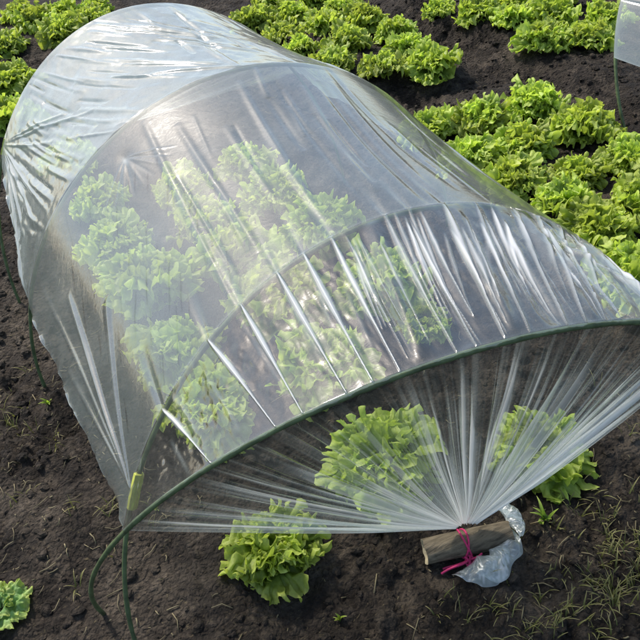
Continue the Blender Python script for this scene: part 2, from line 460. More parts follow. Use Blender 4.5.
for a in UNDER: lettuce(a[0], a[1], a[2] * (1.12 if a[1] > .2 else 1.0), a[3], G1)
G2 = 'lettuces in the open bed beside the tunnel'
ORD = ['first', 'second', 'third', 'fourth', 'fifth', 'sixth', 'seventh']
rowsR = {
 'its film-side row': [(.90, 1.30, .95), (.89, 1.05, 1.0), (.88, .82, 1.05), (.93, .66, 1.0), (.90, .50, 1.05), (.83, .32, 1.1), (.82, .10, 1.05)],
 'its middle row': [(1.07, 1.24, 1.02), (1.07, 1.01, 1.12), (1.08, .77, .92), (1.05, .52, 1.0), (1.05, .28, 1.0)],
 'its outer row': [(1.28, 1.20, 1.1), (1.29, .97, 1.12), (1.25, .73, .95), (1.25, .5, 1.0)],
}
for rn, l in rowsR.items():
    for i, (x, y, s) in enumerate(l):
        lettuce(x, y, s, 'bright lettuce beside the tunnel, %s from the far end of %s' % (ORD[i], rn), G2)
lettuce(1.375, .93, .55, 'smallest pale lettuce tucked beside the outer row near the second tunnel\'s cane', G2)
G3 = 'lettuces in the bed behind the tunnel'
rowsB = {
 'its film-side row': [(.90, 1.96, 1.0), (.87, 2.17, .75), (.88, 2.41, .95), (.87, 2.67, 1.05)],
 'its middle row': [(1.03, 1.81, 1.05), (1.07, 2.14, 1.05), (1.11, 2.40, 1.05), (1.07, 2.66, 1.0), (1.08, 2.92, 1.0)],
 'its far row': [(1.21, 1.72, 1.08), (1.25, 1.92, 1.0), (1.30, 2.12, 1.0), (1.26, 2.32, .95), (1.27, 2.54, 1.0), (1.28, 2.80, 1.0)],
}
for rn, l in rowsB.items():
    for i, (x, y, s) in enumerate(l):
        lettuce(x, y, s, 'green lettuce in the bed behind the tunnel, %s from front in %s' % (ORD[i], rn), G3)
G4 = 'lettuces at the far top edge beyond the bare furrow'
TOP = [(1.70, 1.62, 1.05, 'green lettuce beyond the furrow, the one standing lowest over the bare soil'),
 (1.84, 1.53, 1.1, 'green lettuce beyond the furrow, nearest to the second tunnel'),
 (1.90, 1.80, 1.05, 'green lettuce beyond the furrow, directly behind the one lowest over the soil'),
 (2.08, 1.66, 1.05, 'green lettuce beyond the furrow, in the corner behind the second tunnel'),
 (1.74, 1.86, 1.0, 'green lettuce beyond the furrow, next to the lowest one on the tunnel side'),
 (1.70, 2.05, 1.0, 'green lettuce beyond the furrow, near the frame top at the row\'s open end'),
 (1.62, 2.24, .8, 'small lettuce cut by the frame top beyond the bare furrow'),
 (1.88, 2.04, 1.0, 'green lettuce cut by the frame top, behind the row beyond the furrow'),
 (2.05, 1.95, 1.0, 'green lettuce cut by the frame top, rearmost of the patch beyond the furrow')]
for a in TOP: lettuce(*a, G4)
G5 = 'lettuces beyond the far end of the tunnel'
FAR = [(-.20, 3.14, 1.24, 'topmost lettuce of the patch along the left border'),
 (-.26, 2.68, 1.30, 'wide lettuce on the left border, between the topmost ones and the film-covered one'),
 (-.33, 2.28, 1.30, 'lowest lettuce of the left border patch, half hidden by the far hoop'),
 (-.36, 2.90, 1.18, 'lettuce on the left border between the topmost and the widest one'),
 (-.03, 3.64, 1.0, 'lettuce at the frame top beyond the tunnel, first of the patch from the left corner'),
 (.01, 3.40, 1.05, 'lettuce beyond the tunnel, second of the top patch counted from the left corner'),
 (.09, 3.10, 1.15, 'large lettuce beyond the far hoop, lowest of the top patch'),
 (.25, 3.22, 1.1, 'lettuce at the end of the top patch where the film of the far hoop begins'),
 (.16, 3.52, 1.0, 'lettuce cut by the frame top in the middle of the top patch'),
 (.33, 3.5, 1.0, 'lettuce cut by the frame top at the end of the top patch'),
 (-.22, 1.83, .9, 'lettuce seen blurred through the film just past the far hoop')]
for a in FAR: lettuce(*a, G5)

# pale leafy plant cut by the frame at the lower left
def pale_plant():
    rng = np.random.default_rng(5)
    sp = [(k * 1.05 + rng.uniform(-.2, .2), rng.uniform(.1, .4), rng.uniform(.042, .058), .8, rng.uniform(5, 7), .08, .4, .003, .008) for k in range(6)]
    sp += [(k * 1.6 + .5, rng.uniform(.6, 1.0), rng.uniform(.035, .045), .8, 6, .12, .6, .002, .01) for k in range(4)]
    return rosette(rng, sp, M_PALE, 'pale_plant')
tag(obj('young_plant', pale_plant(), None, (-.742, .268, ground_z(-.742, .268) + .004)), 'pale grey-green crinkled young plant on bare soil at the lower left border', 'plant')

# ------------------------------------------------------------------ hoops
def hoop_curve(W, h, x, y, lean, rz, N=400, under=.06):
    t = np.linspace(0, math.pi, N); c, s = np.cos(t), np.sin(t)
    Xl = -W * c; Zl = h * s
    Yl = -Zl * math.sin(lean); Zl = Zl * math.cos(lean)
    P = np.stack([x + Xl * math.cos(rz) - Yl * math.sin(rz), y + Xl * math.sin(rz) + Yl * math.cos(rz), Zl], -1)
    return P
HP = {1: (.5796, .598, -.015, .0417, .3329, -.1863, .2064), 2: (.55, .585, 0, 0, -.2871, -.0428, .146),
      3: (.5715, .5926, .0281, .7746, -.0199, 0, .1197), 4: (.5087, .6273, -.0207, 1.1584, -.1992, 0, .2112)}
def full(P, under=.07):
    a = P[0] + (P[0] - P[2]) / np.linalg.norm(P[0] - P[2]) * under
    b = P[-1] + (P[-1] - P[-3]) / np.linalg.norm(P[-1] - P[-3]) * under
    return np.vstack([a, P, b])
def make_hoop(P, label, rad=.0038, mat=M_HOOP):
    Q = full(P); Q = Q[::3] if len(Q) > 200 else Q
    n = len(Q); rr = rad * (1 + .06 * np.sin(np.arange(n) * .9) + .05 * RNG.standard_normal(n) * .5)
    V, F = tube(Q, rr, 10)
    o = obj('tunnel_hoop', mesh_np('tunnel_hoop', V, F, mat))
    tag(o, label, 'hoop', 'hoops that hold up the plastic film')
    return o
HC = {k: hoop_curve(*v[:6]) for k, v in HP.items()}
labs = {1: 'dark green cane hoop leaning forward, frontmost, where the pleated film fans out',
        2: 'green cane hoop with yellow tape low on its leg, second from the front',
        3: 'green cane hoop in the middle of the film with its bare leg in the soil',
        4: 'farthest grey-green cane hoop forming the rounded end of the tunnel'}
HO = {k: make_hoop(HC[k], labs[k]) for k in (1, 2, 3, 4)}
def tape(P, a, b, parent, r=.0088):
    d = b - a; pts = np.array([a + d * t for t in np.linspace(0, 1, 7)])
    rr = r * np.array([.97, 1.0, 1.03, .94, 1.02, 1.0, .96])
    V, F = tube(pts, rr, 6)
    # squeeze flat like folded tape
    c = (a + b) / 2; ax = d / np.linalg.norm(d)
    n = np.cross(ax, (0.4, -.9, .2)); n /= np.linalg.norm(n); m_ = np.cross(ax, n)
    q = (V - c) @ m_; V = V - np.outer(q * .25, m_)
    o = obj('yellow_tape_band', mesh_np('yellow_tape_band', V, F, M_TAPE, smooth=False), parent)
    return o
tape(HC[2], np.array([-.4480, .1120, .321]), np.array([-.4755, .0995, .271]), HO[2])
tape(HC[4], np.array([-.4076, 1.235, .400]), np.array([-.4283, 1.229, .366]), HO[4])

# ------------------------------------------------------------------ the film
NS = 1300
S = np.linspace(0, 1, NS)
def resample(P, a, s=S):
    Ls = np.r_[0, np.cumsum(np.linalg.norm(np.diff(P, axis=0), axis=1))]; Ls /= Ls[-1]
    f = a + s * (1 - 2 * a)
    return np.stack([np.interp(f, Ls, P[:, i]) for i in range(3)], -1)
def outward(C, r=.0060):
    c = np.array([0, 0, .1]); T = np.gradient(C, axis=0); T /= np.linalg.norm(T, axis=1)[:, None]
    mid = C.mean(0); rad = C - mid; ax = np.cross(C[NS // 4] - mid, C[NS // 2] - mid); ax /= np.linalg.norm(ax)
    n = np.cross(T, ax); n *= np.sign((n * rad).sum(1))[:, None]
    return C + n * r
CR = {k: outward(resample(HC[k], HP[k][6])) for k in HP}

def n1d(s, f, seed, octs=3):
    return fbm(s * 1.0, np.zeros_like(s) + seed * 3.3, f, octs, seed)

def ridge(Sg, Ug, s0, s1, w, u0=0, u1=1, env=None, curve=0.0):
    t = np.clip((Ug - u0) / (u1 - u0), 0, 1); ins = (Ug >= u0) & (Ug <= u1)
    sc = s0 + (s1 - s0) * t + curve * np.sin(math.pi * t)
    if env is None: e = np.sin(math.pi * t) ** .6; wt = w
    else: e, wt = env(t); wt = w * wt
    return np.exp(-((Sg - sc) / wt) ** 2) * e * ins

def taper(t):       # fat near the first quarter, thin at both ends
    e = np.clip(t / .12, 0, 1) ** .7 * np.clip((1 - t) / .12, 0, 1) ** .4
    w = .35 + 1.4 * np.exp(-((t - .33) / .26) ** 2)
    return e, w

def panel(A, B, nu, sag, disp_fn, fog_fn):
    u = np.linspace(0, 1, nu)
    Sg, Ug = np.meshgrid(S, u, indexing='ij')
    P = A[:, None, :] * (1 - u)[None, :, None] + B[:, None, :] * u[None, :, None]
    ds = np.gradient(P, axis=0); du = np.gradient(P, axis=1)
    N = np.cross(ds, du); N /= np.linalg.norm(N, axis=-1, keepdims=True) + 1e-12
    cen = np.array([0.0, 0, .05]); 
    sgn = np.sign((N * (P - np.array([0, P[..., 1].mean(), .1]))).sum(-1).mean())
    N = N * sgn
    d, fold_glint = disp_fn(Sg, Ug)
    d = d - sag * np.sin(math.pi * Ug) * (.3 + .7 * np.sin(math.pi * Sg))
    P = P + N * d[..., None]
    fog, drip = fog_fn(Sg, Ug)
    fold_glint = fold_glint + .13 * (np.exp(-Ug * nu / 1.0) + np.exp(-(1 - Ug) * nu / 1.0))     # film clings to the cane and stays wet there
    return P, fog + 0 * Sg, fold_glint + 0 * Sg, drip + 0 * Sg

rngf = np.random.default_rng(58)
def edge_hem(Sg, Ug, f, ph=0):
    return .22 * (np.exp(-Sg / .0022) + np.exp(-(1 - Sg) / .0022))

# panel A : far hoop (4) -> hoop 3
def dA(Sg, Ug):
    d = .0022 * fbm(Sg * 1.0 - Ug * .03, Ug * .3, 26, 3, 61); fold_glint = 0 * Sg
    for k in range(95):
        s = rngf.uniform(.02, .98) if k > 45 else rngf.uniform(.03, .55)
        u0 = rngf.uniform(-.02, .72); ln = rngf.uniform(.18, .5)
        sl = (.15 + .7 * min(max(0, s - .2), .25)) if s < .50 else -.02
        w = rngf.uniform(.0032, .0065)
        q = ridge(Sg, Ug, s, s + sl * ln, w, max(0, u0), min(1, u0 + ln)); d += q * rngf.uniform(.0015, .0045) * rngf.choice([-1, 1])
        fold_glint += q * .05
    for k in range(7):   # creases that radiate from the taped point on the far hoop
        q = ridge(Sg, Ug, .036, .0 + .05 * k, .003, 0, rngf.uniform(.5, 1), lambda t: (np.clip(t / .3, 0, 1) ** 1.5 * np.sin(math.pi * t) ** .5, .7 + t)); d += q * .004; fold_glint += q * .16
    fold_glint += edge_hem(Sg, Ug, 40)
    return d, fold_glint
def fA(Sg, Ug): return .39 + .12 * fbm(Sg, Ug * .4, 9, 3, 71) + .05 * (1 - Ug), 0 * Sg
PA = panel(CR[4], CR[3], 260, .012, dA, fA)

# panel B : hoop 3 -> hoop 2
def dB(Sg, Ug):
    d = .0024 * fbm(Sg + Ug * .02, Ug * .25, 15, 2, 81) * np.sin(math.pi * Ug) ** .5; fold_glint = 0 * Sg
    for s0, s1, a in [(.5045, .4493, .006), (.589, .5318, .0035), (.624, .574, -.006), (.650, .60, .005), (.668, .640, -.005), (.555, .505, -.003), (.388, .362, .005), (.353, .307, .005)]:
        q = ridge(Sg, Ug, s0, s1, .0055, rngf.uniform(.0, .25), rngf.uniform(.8, 1)); d += q * a * .6; fold_glint += q * .09 * (a > 0)
    for k in range(26):
        s = rngf.uniform(.3, .97); u0 = rngf.uniform(0, .7); w = rngf.uniform(.0028, .006)
        q = ridge(Sg, Ug, s, s - .02, w, u0, min(1, u0 + rngf.uniform(.2, .55))); d += q * rngf.uniform(.001, .0026) * rngf.choice([-1, 1]); fold_glint += q * .05
    # creases running down the side towards the taped leg of hoop 2
    for s0, u0, a in [(.105, .30, .010), (.16, .52, .006), (.065, .10, .004), (.03, .45, .005)]:
        q = ridge(Sg, Ug, s0, .052, .006, u0, 1.0, lambda t: (np.sin(math.pi * t) ** .5, 1.1 - .8 * t)); d += q * a * .5; fold_glint += q * a * 16
    # short puckers where the film is pinched on hoop 2 at the start of each big crease
    for s in [.1566, .2517, .3066, .3618, .3996, .4384, .5113, .5445, .5925]:
        q = ridge(Sg, Ug, s + .02, s, .007, .72, 1.0, lambda t: (t ** 1.3 * (1 - t) ** .2, 1.6 - 1.1 * t)); d -= q * .003; fold_glint += q * .22
    # pinched spot near hoop 3
    q = np.exp(-(((Sg - .30) / .012) ** 2 + ((Ug - .14) / .03) ** 2)); d -= .0022 * q; fold_glint += .30 * np.exp(-(((Sg - .297) / .0035) ** 2 + ((Ug - .15) / .022) ** 2))
    for k in range(9):
        a = -.9 + .22 * k; q = ridge(Sg, Ug, .30, .30 + .09 * math.sin(a), .003, .14, .14 + .16 * abs(math.cos(a)) + .02); d += q * .0006 * (-1) ** k; fold_glint += q * .05
    fold_glint += edge_hem(Sg, Ug, 40)
    return d, fold_glint
RUNS = [(0.2925, 0.203, 0.2748, 0.29), (0.3326, 0.391, 0.3102, 0.507), (0.338, 0.464, 0.3141, 0.594), (0.3387, 0.551, 0.3118, 0.696), (0.3372, 0.667, 0.3079, 0.826), (0.3333, 0.797, 0.3048, 0.957), (0.2055, 0.072, 0.1863, 0.203), (0.1717, 0.29, 0.1363, 0.507), (0.2679, 0.652, 0.2294, 0.812), (0.2687, 0.739, 0.2425, 0.855), (0.264, 0.812, 0.2463, 0.899), (0.2664, 0.565, 0.2386, 0.696), (0.2725, 0.435, 0.2456, 0.565), (0.224, 0.275, 0.2055, 0.377), (0.1786, 0.072, 0.1347, 0.377), (0.1917, 0.536, 0.1617, 0.667), (0.2055, 0.623, 0.1678, 0.754), (0.3118, 0.725, 0.301, 0.797), (0.1624, 0.478, 0.127, 0.623)]
def fB(Sg, Ug):
    """condensation, with the clear runs where drops slid down it"""
    dr = 0 * Sg; rr_ = np.random.default_rng(4); runs = list(RUNS)
    for k in range(26):
        s0 = rr_.uniform(.10, .36); u0 = rr_.uniform(.05, .9); l = rr_.uniform(.008, .03); runs.append((s0, u0, s0 - l, u0 + l * 4.2))
    for (s0, u0, s1, u1) in runs:
        t = np.clip((s0 - Sg) / (s0 - s1), 0, 1); ins = (Sg < s0) & (Sg > s1)
        uc = u0 + (u1 - u0) * t + .002 * np.sin(t * 9 + u0 * 50)
        dr = np.maximum(dr, np.exp(-((Ug - uc) / rr_.uniform(.0030, .0055)) ** 2) * np.sin(math.pi * t) ** .4 * ins)
    return .185 + .06 * fbm(Sg, Ug * .4, 9, 3, 72) + .03 * (1 - Ug), dr
PB = panel(CR[3], CR[2], 300, .016, dB, fB)

# panel C : hoop 2 -> hoop 1, deeply creased
CF = [(.1566, .1753, 1), (.2517, .264, 1.25), (.3066, .2977, 1.15), (.3618, .3499, 1.2), (.3996, .3805, 1.3), (.4384, .4116, .9),
      (.5113, .477, 1.0), (.5445, .5, .9), (.5925, .5344, 1.2), (.6403, .5654, .8), (.7007, .6153, 1.0), (.741, .6426, 1.0),
      (.7829, .6724, .9), (.8142, .6976, .9), (.86, .80, .8), (.91, .88, .8)]
def dC(Sg, Ug):
    e = np.sin(math.pi * Ug) ** .5
    sw = Sg + .05 * (Ug - .5) * sm(.35, .7, Sg)
    d = .004 * fbm(sw, 0 * Ug + .3, 30, 2, 83) * e + .0018 * fbm(sw, Ug * .1, 90, 2, 84) * e; fold_glint = 0 * Sg
    for s0, s1, k in CF:
        left = s0 < .45
        w = .0016 if left else .0023
        q = ridge(Sg, Ug, s0, s1, w, 0, 1, taper); d += q * (.0042 if left else .0048) * k; fold_glint += q * (1.5 if left else .5) * k  # whitening along each crease also stands in for the sun's glint
        q2 = ridge(Sg, Ug, s0 + .009, s1 + .008, .006, 0, 1); d -= q2 * (.0006 if left else .003) * k
    # broad soft troughs between
    for k in range(9):
        s = .47 + .055 * k; q = ridge(Sg, Ug, s + .02, s - .03, .010, .02, .98); d += q * .010 * (-1) ** k; fold_glint += q * .08 * (k % 2 == 0)
    for k in range(46):      # thin taut creases between the big ones
        s = rngf.uniform(.44, .99); dl = -.055 * np.clip((s - .3) / .4, 0, 1) if s < .85 else -.02
        q = ridge(Sg, Ug, s, s + dl + rngf.uniform(-.006, .006), rngf.uniform(.0010, .0017), rngf.uniform(0, .25), rngf.uniform(.7, 1), taper); d += q * .0024; fold_glint += q * rngf.uniform(.2, .7)
    for k in range(44):
        s = rngf.uniform(.12, .98); dl = -.055 * np.clip((s - .3) / .4, 0, 1) if s < .85 else 0
        q = ridge(Sg, Ug, s, s + dl, rngf.uniform(.0024, .0038), rngf.uniform(0, .45), rngf.uniform(.6, 1)); d += q * (rngf.uniform(.001, .003) * rngf.choice([-1, 1]) if s > .45 else .0006); fold_glint += q * rngf.uniform(.05, .2)
    q = ridge(Sg, Ug, .735, .80, .0045, .0, .9); d += q * .005; fold_glint += q * .25
    fold_glint += edge_hem(Sg, Ug, 40)
    return d, fold_glint
def fC(Sg, Ug): return .05 + .02 * fbm(Sg, Ug * .4, 9, 3, 73) + .06 * sm(.4, .7, Sg), 0 * Sg
PC = panel(CR[2], CR[1], 90, .004, dC, fC)

# panel D : hoop 1 gathered to the tied roll
NECK = np.array([.026, -.064, .043])
across = np.array([.93, -.30, 0]); across /= np.linalg.norm(across)
def neck_curve(c, half, s=S, ax=across, bulge=.008):
    q = (s - .5) * 2; q = np.sign(q) * np.abs(q) ** .8
    return c + np.outer(q * half, ax) + np.outer((1 - q ** 2) * bulge, (0, 0, 1))
NC = neck_curve(NECK, .021)
bund = 1.5 * np.clip(n1d(S, 120, 7, 2) * 2.4, 0, 1) ** 2.4 * 1.6 + 1.0 * np.clip(n1d(S, 46, 9, 2) * 2.2, 0, 1) ** 1.5
fine = np.clip(n1d(S, 300, 5, 2) * 2.2 + .1, 0, 1.4)
edge = 4.5 * np.exp(-S / .045) + 3.0 * np.exp(-(1 - S) / .10) + 1.4 * np.exp(-(1 - S) / .22)
dens = (.35 + 1.6 * bund + .55 * fine + edge * (.35 + .6 * fine + .5 * bund))
def dD(Sg, Ug):
    e = (Ug * 1.0 + .02) ** .55 * np.clip((1 - Ug) / .3, 0.12, 1) ** .8
    # pleats wander a little on their way to the knot and do not all start at the cane
    Sw = Sg + .014 * vnoise(Sg * 6, Ug * 1.7, 31) * np.sin(math.pi * Ug)
    a46 = fbm(Sw, 27.0 + 0 * Sw, 46, 2, 9); a120 = fbm(Sw, 21.0 + 0 * Sw, 125, 2, 7); a300 = vnoise(Sw * 330, 15.0 + 0 * Ug, 5) + .5 * vnoise(Sw * 190, 3.0 + 0 * Ug, 6)
    d = (a46 * .024 + a120 * .013 + a300 * .0035) * e
    start = np.clip((Ug - .55 * np.clip(vnoise(Sg * 70, 0 * Ug, 3) + .25, 0, 1)) / .12, 0.3, 1)
    line = .9 * np.clip(vnoise(Sw * 520, 1.0 + 0 * Ug, 12) * 2.4, 0, 1) + 3.8 * np.clip(a120 * 2.3, 0, 1) ** 2.2 + 1.5 * np.clip(a300 * 2.6, 0, 1) ** 2.2 + .9 * np.clip(a46 * 2.3, 0, 1) ** 1.6
    eg = 4.5 * np.exp(-Sg / .045) + 3.4 * np.exp(-(1 - Sg) / .10) + 1.6 * np.exp(-(1 - Sg) / .24)
    dn = .25 + line + eg * (.15 + .45 * line)
    width = (1 - Ug) ** 1.15 + .035
    fold_glint = 1 - np.exp(-.15 * dn * start * (1 / width - .45 * (1 - Ug)) * (.45 + .55 * np.clip(Ug / .25, 0, 1)))
    fold_glint += edge_hem(Sg, Ug, 40) * .8
    return d, fold_glint
def fD(Sg, Ug): return .02 + .10 * Ug ** 3 + 0 * Sg, 0 * Sg
PD = panel(CR[1], NC, 130, .012, dD, fD)

# far end gathered down behind the last hoop
NF = neck_curve(np.array([.02, 1.98, .03]), .03, ax=np.array([1.0, 0, 0]))
def dE(Sg, Ug):
    e = np.sin(math.pi * Ug) ** .6
    d = (n1d(S, 40, 19, 2)[:, None] * .02) * e
    return d, 1 - np.exp(-.03 * (1 + 2 * np.clip(n1d(S, 90, 3, 2), 0, 1))[:, None] / ((1 - Ug) + .03))
PE = panel(CR[4], NF, 40, .01, dE, lambda s, u: (.1 + 0 * s, 0 * s))

def stitch(panels):
    """panels in order along u; the first column of each later panel repeats the last column of the one before."""
    P = np.concatenate([panels[0][0]] + [p[0][:, 1:] for p in panels[1:]], axis=1)
    at = [np.concatenate([panels[0][k]] + [p[k][:, 1:] for p in panels[1:]], axis=1) for k in (1, 2, 3)]
    return P, at
revE = tuple(a[:, ::-1] for a in PE)
P, (fog, fold_glint, drip) = stitch([revE, PA, PB, PC, PD])
# scalloped loose lower edges
nu = P.shape[1]
k = np.arange(nu)[None, :]; arc = np.cumsum(np.r_[0, np.linalg.norm(np.diff(P[0], axis=0), axis=1)])[None, :]
ntail = PC[0].shape[1] + PD[0].shape[1] - 2
lim = np.ones(nu); lim[-ntail:] = 0; lim[:PE[0].shape[1]] = .4
lim = np.convolve(np.pad(lim, 6, mode='edge'), np.ones(13) / 13, 'valid')
for side, e in ((0, np.exp(-S[:, None] / .010)), (1, np.exp(-(1 - S[:, None]) / .010))):
    wv = fbm(arc + 0 * S[:, None], 0 * S[:, None] + side * 5, 14, 3, 55) * lim[None, :]
    P[..., 2] += e * (wv * .020 + .0035 * np.sin(arc * 95) * lim[None, :]); P[..., 0] += (1 if side else -1) * e * wv * .012
me = mesh_np('plastic_sheet', P.reshape(-1, 3), grid_faces(NS, nu), M_FILM, True, {'fog': fog, 'fold_glint': fold_glint, 'drip': drip})
FILM = tag(obj('plastic_sheet', me), 'large clear plastic film stretched over four hoops and gathered at a tied roll', 'plastic sheet')

# tail of film that comes out under the roll
def tail_mesh(c, size, seed, direction, mat):
    n = 60; m = 44
    u = np.linspace(0, 1, n)[:, None]; a = np.linspace(-1, 1, m)[None, :]
    rng = np.random.default_rng(seed)
    d = np.array(direction, float); d /= np.linalg.norm(d); side = np.array([-d[1], d[0], 0])
    L_ = size * (1 + .18 * vnoise(a * 2.2 + seed, 0 * a, seed) * 2)
    rr = u * L_
    spread = .5 + .95 * u ** .5
    ang = a * spread
    x = rr * np.cos(ang); y = rr * np.sin(ang) * 1.0
    puff = .33 * size * np.sin(math.pi * np.clip(u, 0, 1)) ** .7 * (1 - a ** 2 * .8)
    z = puff + size * .26 * fbm(x / size + seed, y / size, 2.6, 2, seed) * u + size * .12 * np.abs(vnoise(a * 4 + seed + 0 * u, u * 1.2, seed + 3)) * u ** .5
    Pp = c + x[..., None] * d + y[..., None] * side + z[..., None] * np.array([0, 0, 1])
    g = ground_h(Pp[..., 0], Pp[..., 1]); Pp[..., 2] = np.maximum(Pp[..., 2], g + .003)
    V = Pp.reshape(-1, 3); F = grid_faces(n, m)
    # underside of the folded pouch
    Q = Pp.copy(); Q[..., 2] -= puff * .85 + 0.0; Q[..., 2] = np.maximum(Q[..., 2], g + .0015)
    V2 = Q.reshape(-1, 3)
    VV = np.concatenate([V, V2]); FF = np.concatenate([F, F + len(V)])
    fl = .06 + .45 * np.exp(-rr / (.25 * size)) + .55 * np.clip(1 - np.abs(fbm(a * 1.3 + 0 * u, u * .5, 4, 3, seed + 9)) * 9, 0, 1) + .3 * np.exp(-(1 - u) / .05) + 0 * a
    fl = np.concatenate([fl.ravel(), fl.ravel() * .6])
    return VV, FF, fl
parts = []
fl_all = []
for (c, sz, sd, dr) in [((.020, -.105, .010), .064, 3, (-.05, -1)), ((.045, -.108, .012), .056, 8, (.40, -1)), ((.098, -.088, .022), .036, 12, (.9, -.10)), ((.105, -.082, .03), .030, 17, (.8, .4))]:
    V, F, fl = tail_mesh(np.array(c), sz, sd, (*dr, 0), M_FILM); parts.append((V, F)); fl_all.append(fl)
V, F = merge(parts); fl = np.concatenate(fl_all)
obj('gathered_tail', mesh_np('gathered_tail', V, F, M_TAIL, True, {'fog': np.full(len(V), .12), 'fold_glint': fl, 'drip': np.zeros(len(V))}), FILM)

# ------------------------------------------------------------------ wooden roll and cord
RA, RB = np.array([-.052, -.052, 0]), np.array([.098, -.100, 0])
zc = ground_z(.02, -.08) + .018
def roll():
    n, mseg = 28, 40
    ax = RB - RA; Lr = np.linalg.norm(ax); ax /= Lr; sd = np.array([-ax[1], ax[0], 0]); up = np.array([0, 0, 1.])
    t = np.linspace(0, 1, mseg)[:, None]; a = np.linspace(0, 2 * math.pi, n, endpoint=False)[None, :]
    rad = .0225 * (1 + .05 * fbm(t * 2 + 0 * a, a * .5, 2, 3, 5) + .035 * np.abs(vnoise(a * 2.4 + 0 * t, t * .6, 8)) * 2) * (1 - .10 * (t - .5) ** 2)
    endj = .004 * vnoise(a * 1.9, 0 * a + 3, 6) * ((t == 0) | (t == 1))
    Pp = RA + (t * Lr)[..., None] * ax + (rad * np.cos(a))[..., None] * sd + (rad * np.sin(a))[..., None] * up + endj[..., None] * ax
    Pp[..., 2] += zc
    V = Pp.reshape(-1, 3); F = []
    for i in range(mseg - 1):
        for j in range(n): F.append((i * n + j, i * n + (j + 1) % n, (i + 1) * n + (j + 1) % n, (i + 1) * n + j))
    return V, np.array(F), Pp, ax
V, F, Pp, axr = roll()
RO = obj('wooden_roll', mesh_np('wooden_roll', V, F, M_WOOD))
tag(RO, 'short weathered wooden roll lying on soil with plastic film tied around it', 'wooden roll')
def end_disc(ring, inward):
    c = ring.mean(0); rings = [ring, c + (ring - c) * .72 + inward * .001, c + (ring - c) * .60 + inward * .012, c + (ring - c) * .02 + inward * .014]
    n = len(ring); V = np.concatenate(rings); F = []
    for i in range(3):
        for j in range(n): F.append((i * n + j, i * n + (j + 1) % n, (i + 1) * n + (j + 1) % n, (i + 1) * n + j))
    return V, np.array(F)
for ring, inw in ((Pp[0], axr), (Pp[-1], -axr)):
    V, F = end_disc(ring, inw); obj('cut_end', mesh_np('cut_end', V, F, M_WOODEND), RO)

# cord
cax = axr; csd = np.array([-cax[1], cax[0], 0])
def on_roll(t, ang, r=.0240):
    return RA + cax * (t * np.linalg.norm(RB - RA)) + csd * (r * math.cos(ang)) + np.array([0, 0, 1.]) * (r * math.sin(ang) + zc)
loop = np.array([on_roll(.44 + .05 * math.sin(a), a) for a in np.linspace(-1.2, 2 * math.pi - 1.2 + .3, 50)])
loop2 = np.array([on_roll(.47 - .05 * math.sin(a + .5), a, .0246) for a in np.linspace(-1.0, 2 * math.pi - 1.0, 50)])
for l in (loop, loop2): l[:, 2] = np.maximum(l[:, 2], .0)
knot_c = on_roll(.46, -2.9 + .55 - .0, .031)
knot_c = on_roll(.46, math.pi + .25, .030)
kn = np.array([knot_c + .0055 * np.array([math.sin(t * 2) + .3 * math.sin(3 * t), math.cos(3 * t), math.sin(3 * t + 1)]) for t in np.linspace(0, 6.28, 60)])
def bez(a, b, c, d, n=24):
    t = np.linspace(0, 1, n)[:, None]; return (1 - t) ** 3 * a + 3 * (1 - t) ** 2 * t * b + 3 * (1 - t) * t * t * c + t ** 3 * d
endL = np.array([-.045, -.094, ground_z(-.045, -.094) + .008]); endR = on_roll(.60, math.pi - .15, .030)
t1 = bez(knot_c, knot_c + (-.02, -.006, .004), endL + (.02, 0, .008), endL)
t1b = bez(knot_c, knot_c + (-.02, .0, .0), endL + (.015, .004, .004), endL + (.008, .006, 0))
t2 = bez(knot_c, knot_c + (.012, -.006, .006), endR + (-.012, -.004, .003), endR)
CT = merge([tube(loop, .0021, 8)])
CO = obj('magenta_cord', mesh_np('magenta_cord', *merge([tube(loop, .0018, 8), tube(loop2, .0018, 8), tube(kn, .0021, 8)]), M_CORD))
tag(CO, 'magenta cord knotted around the wooden roll and the gathered film', 'cord')
obj('loose_cord_end', mesh_np('loose_cord_end', *merge([tube(t1, .0022, 8), tube(t1b, .0019, 8)]), M_CORD), CO)
obj('loose_cord_end', mesh_np('loose_cord_end', *tube(t2, .0019, 8), M_CORD), CO)

# ------------------------------------------------------------------ second tunnel at the right border
H2A = hoop_curve(.50, .60, 1.93, .93, -.55, 0)
H2B = hoop_curve(.50, .60, 1.93, .10, .0, 0)
make_hoop(H2A, 'thin green cane hoop with a bare leg at the upper right border', .0055)
make_hoop(H2B, 'green cane hoop of the second tunnel, beyond the right border', .0055)
NS_keep = NS
A2 = outward(resample(H2A, .13)); B2 = outward(resample(H2B, .12))
def dS(Sg, Ug):
    d = .004 * fbm(Sg, Ug * .2, 30, 3, 44) * np.sin(math.pi * Ug) ** .5; fold_glint = edge_hem(Sg, Ug, 1)
    for k in range(40):
        s = rngf.uniform(0, 1); q = ridge(Sg, Ug, s, s + .01, .003, 0, rngf.uniform(.4, 1)); d += q * .004 * rngf.choice([-1, 1]); fold_glint += q * .12
    return d, fold_glint
P2 = panel(A2, B2, 40, .01, dS, lambda s, u: (.26 + 0 * s, 0 * s))
st = 2
me = mesh_np('plastic_sheet', P2[0][::st].reshape(-1, 3), grid_faces(len(P2[0][::st]), 40), M_FILM, True, {'fog': P2[1][::st], 'fold_glint': P2[2][::st], 'drip': P2[3][::st]})
tag(obj('plastic_sheet', me), 'foggy plastic film of a second tunnel cut off by the upper right border', 'plastic sheet')

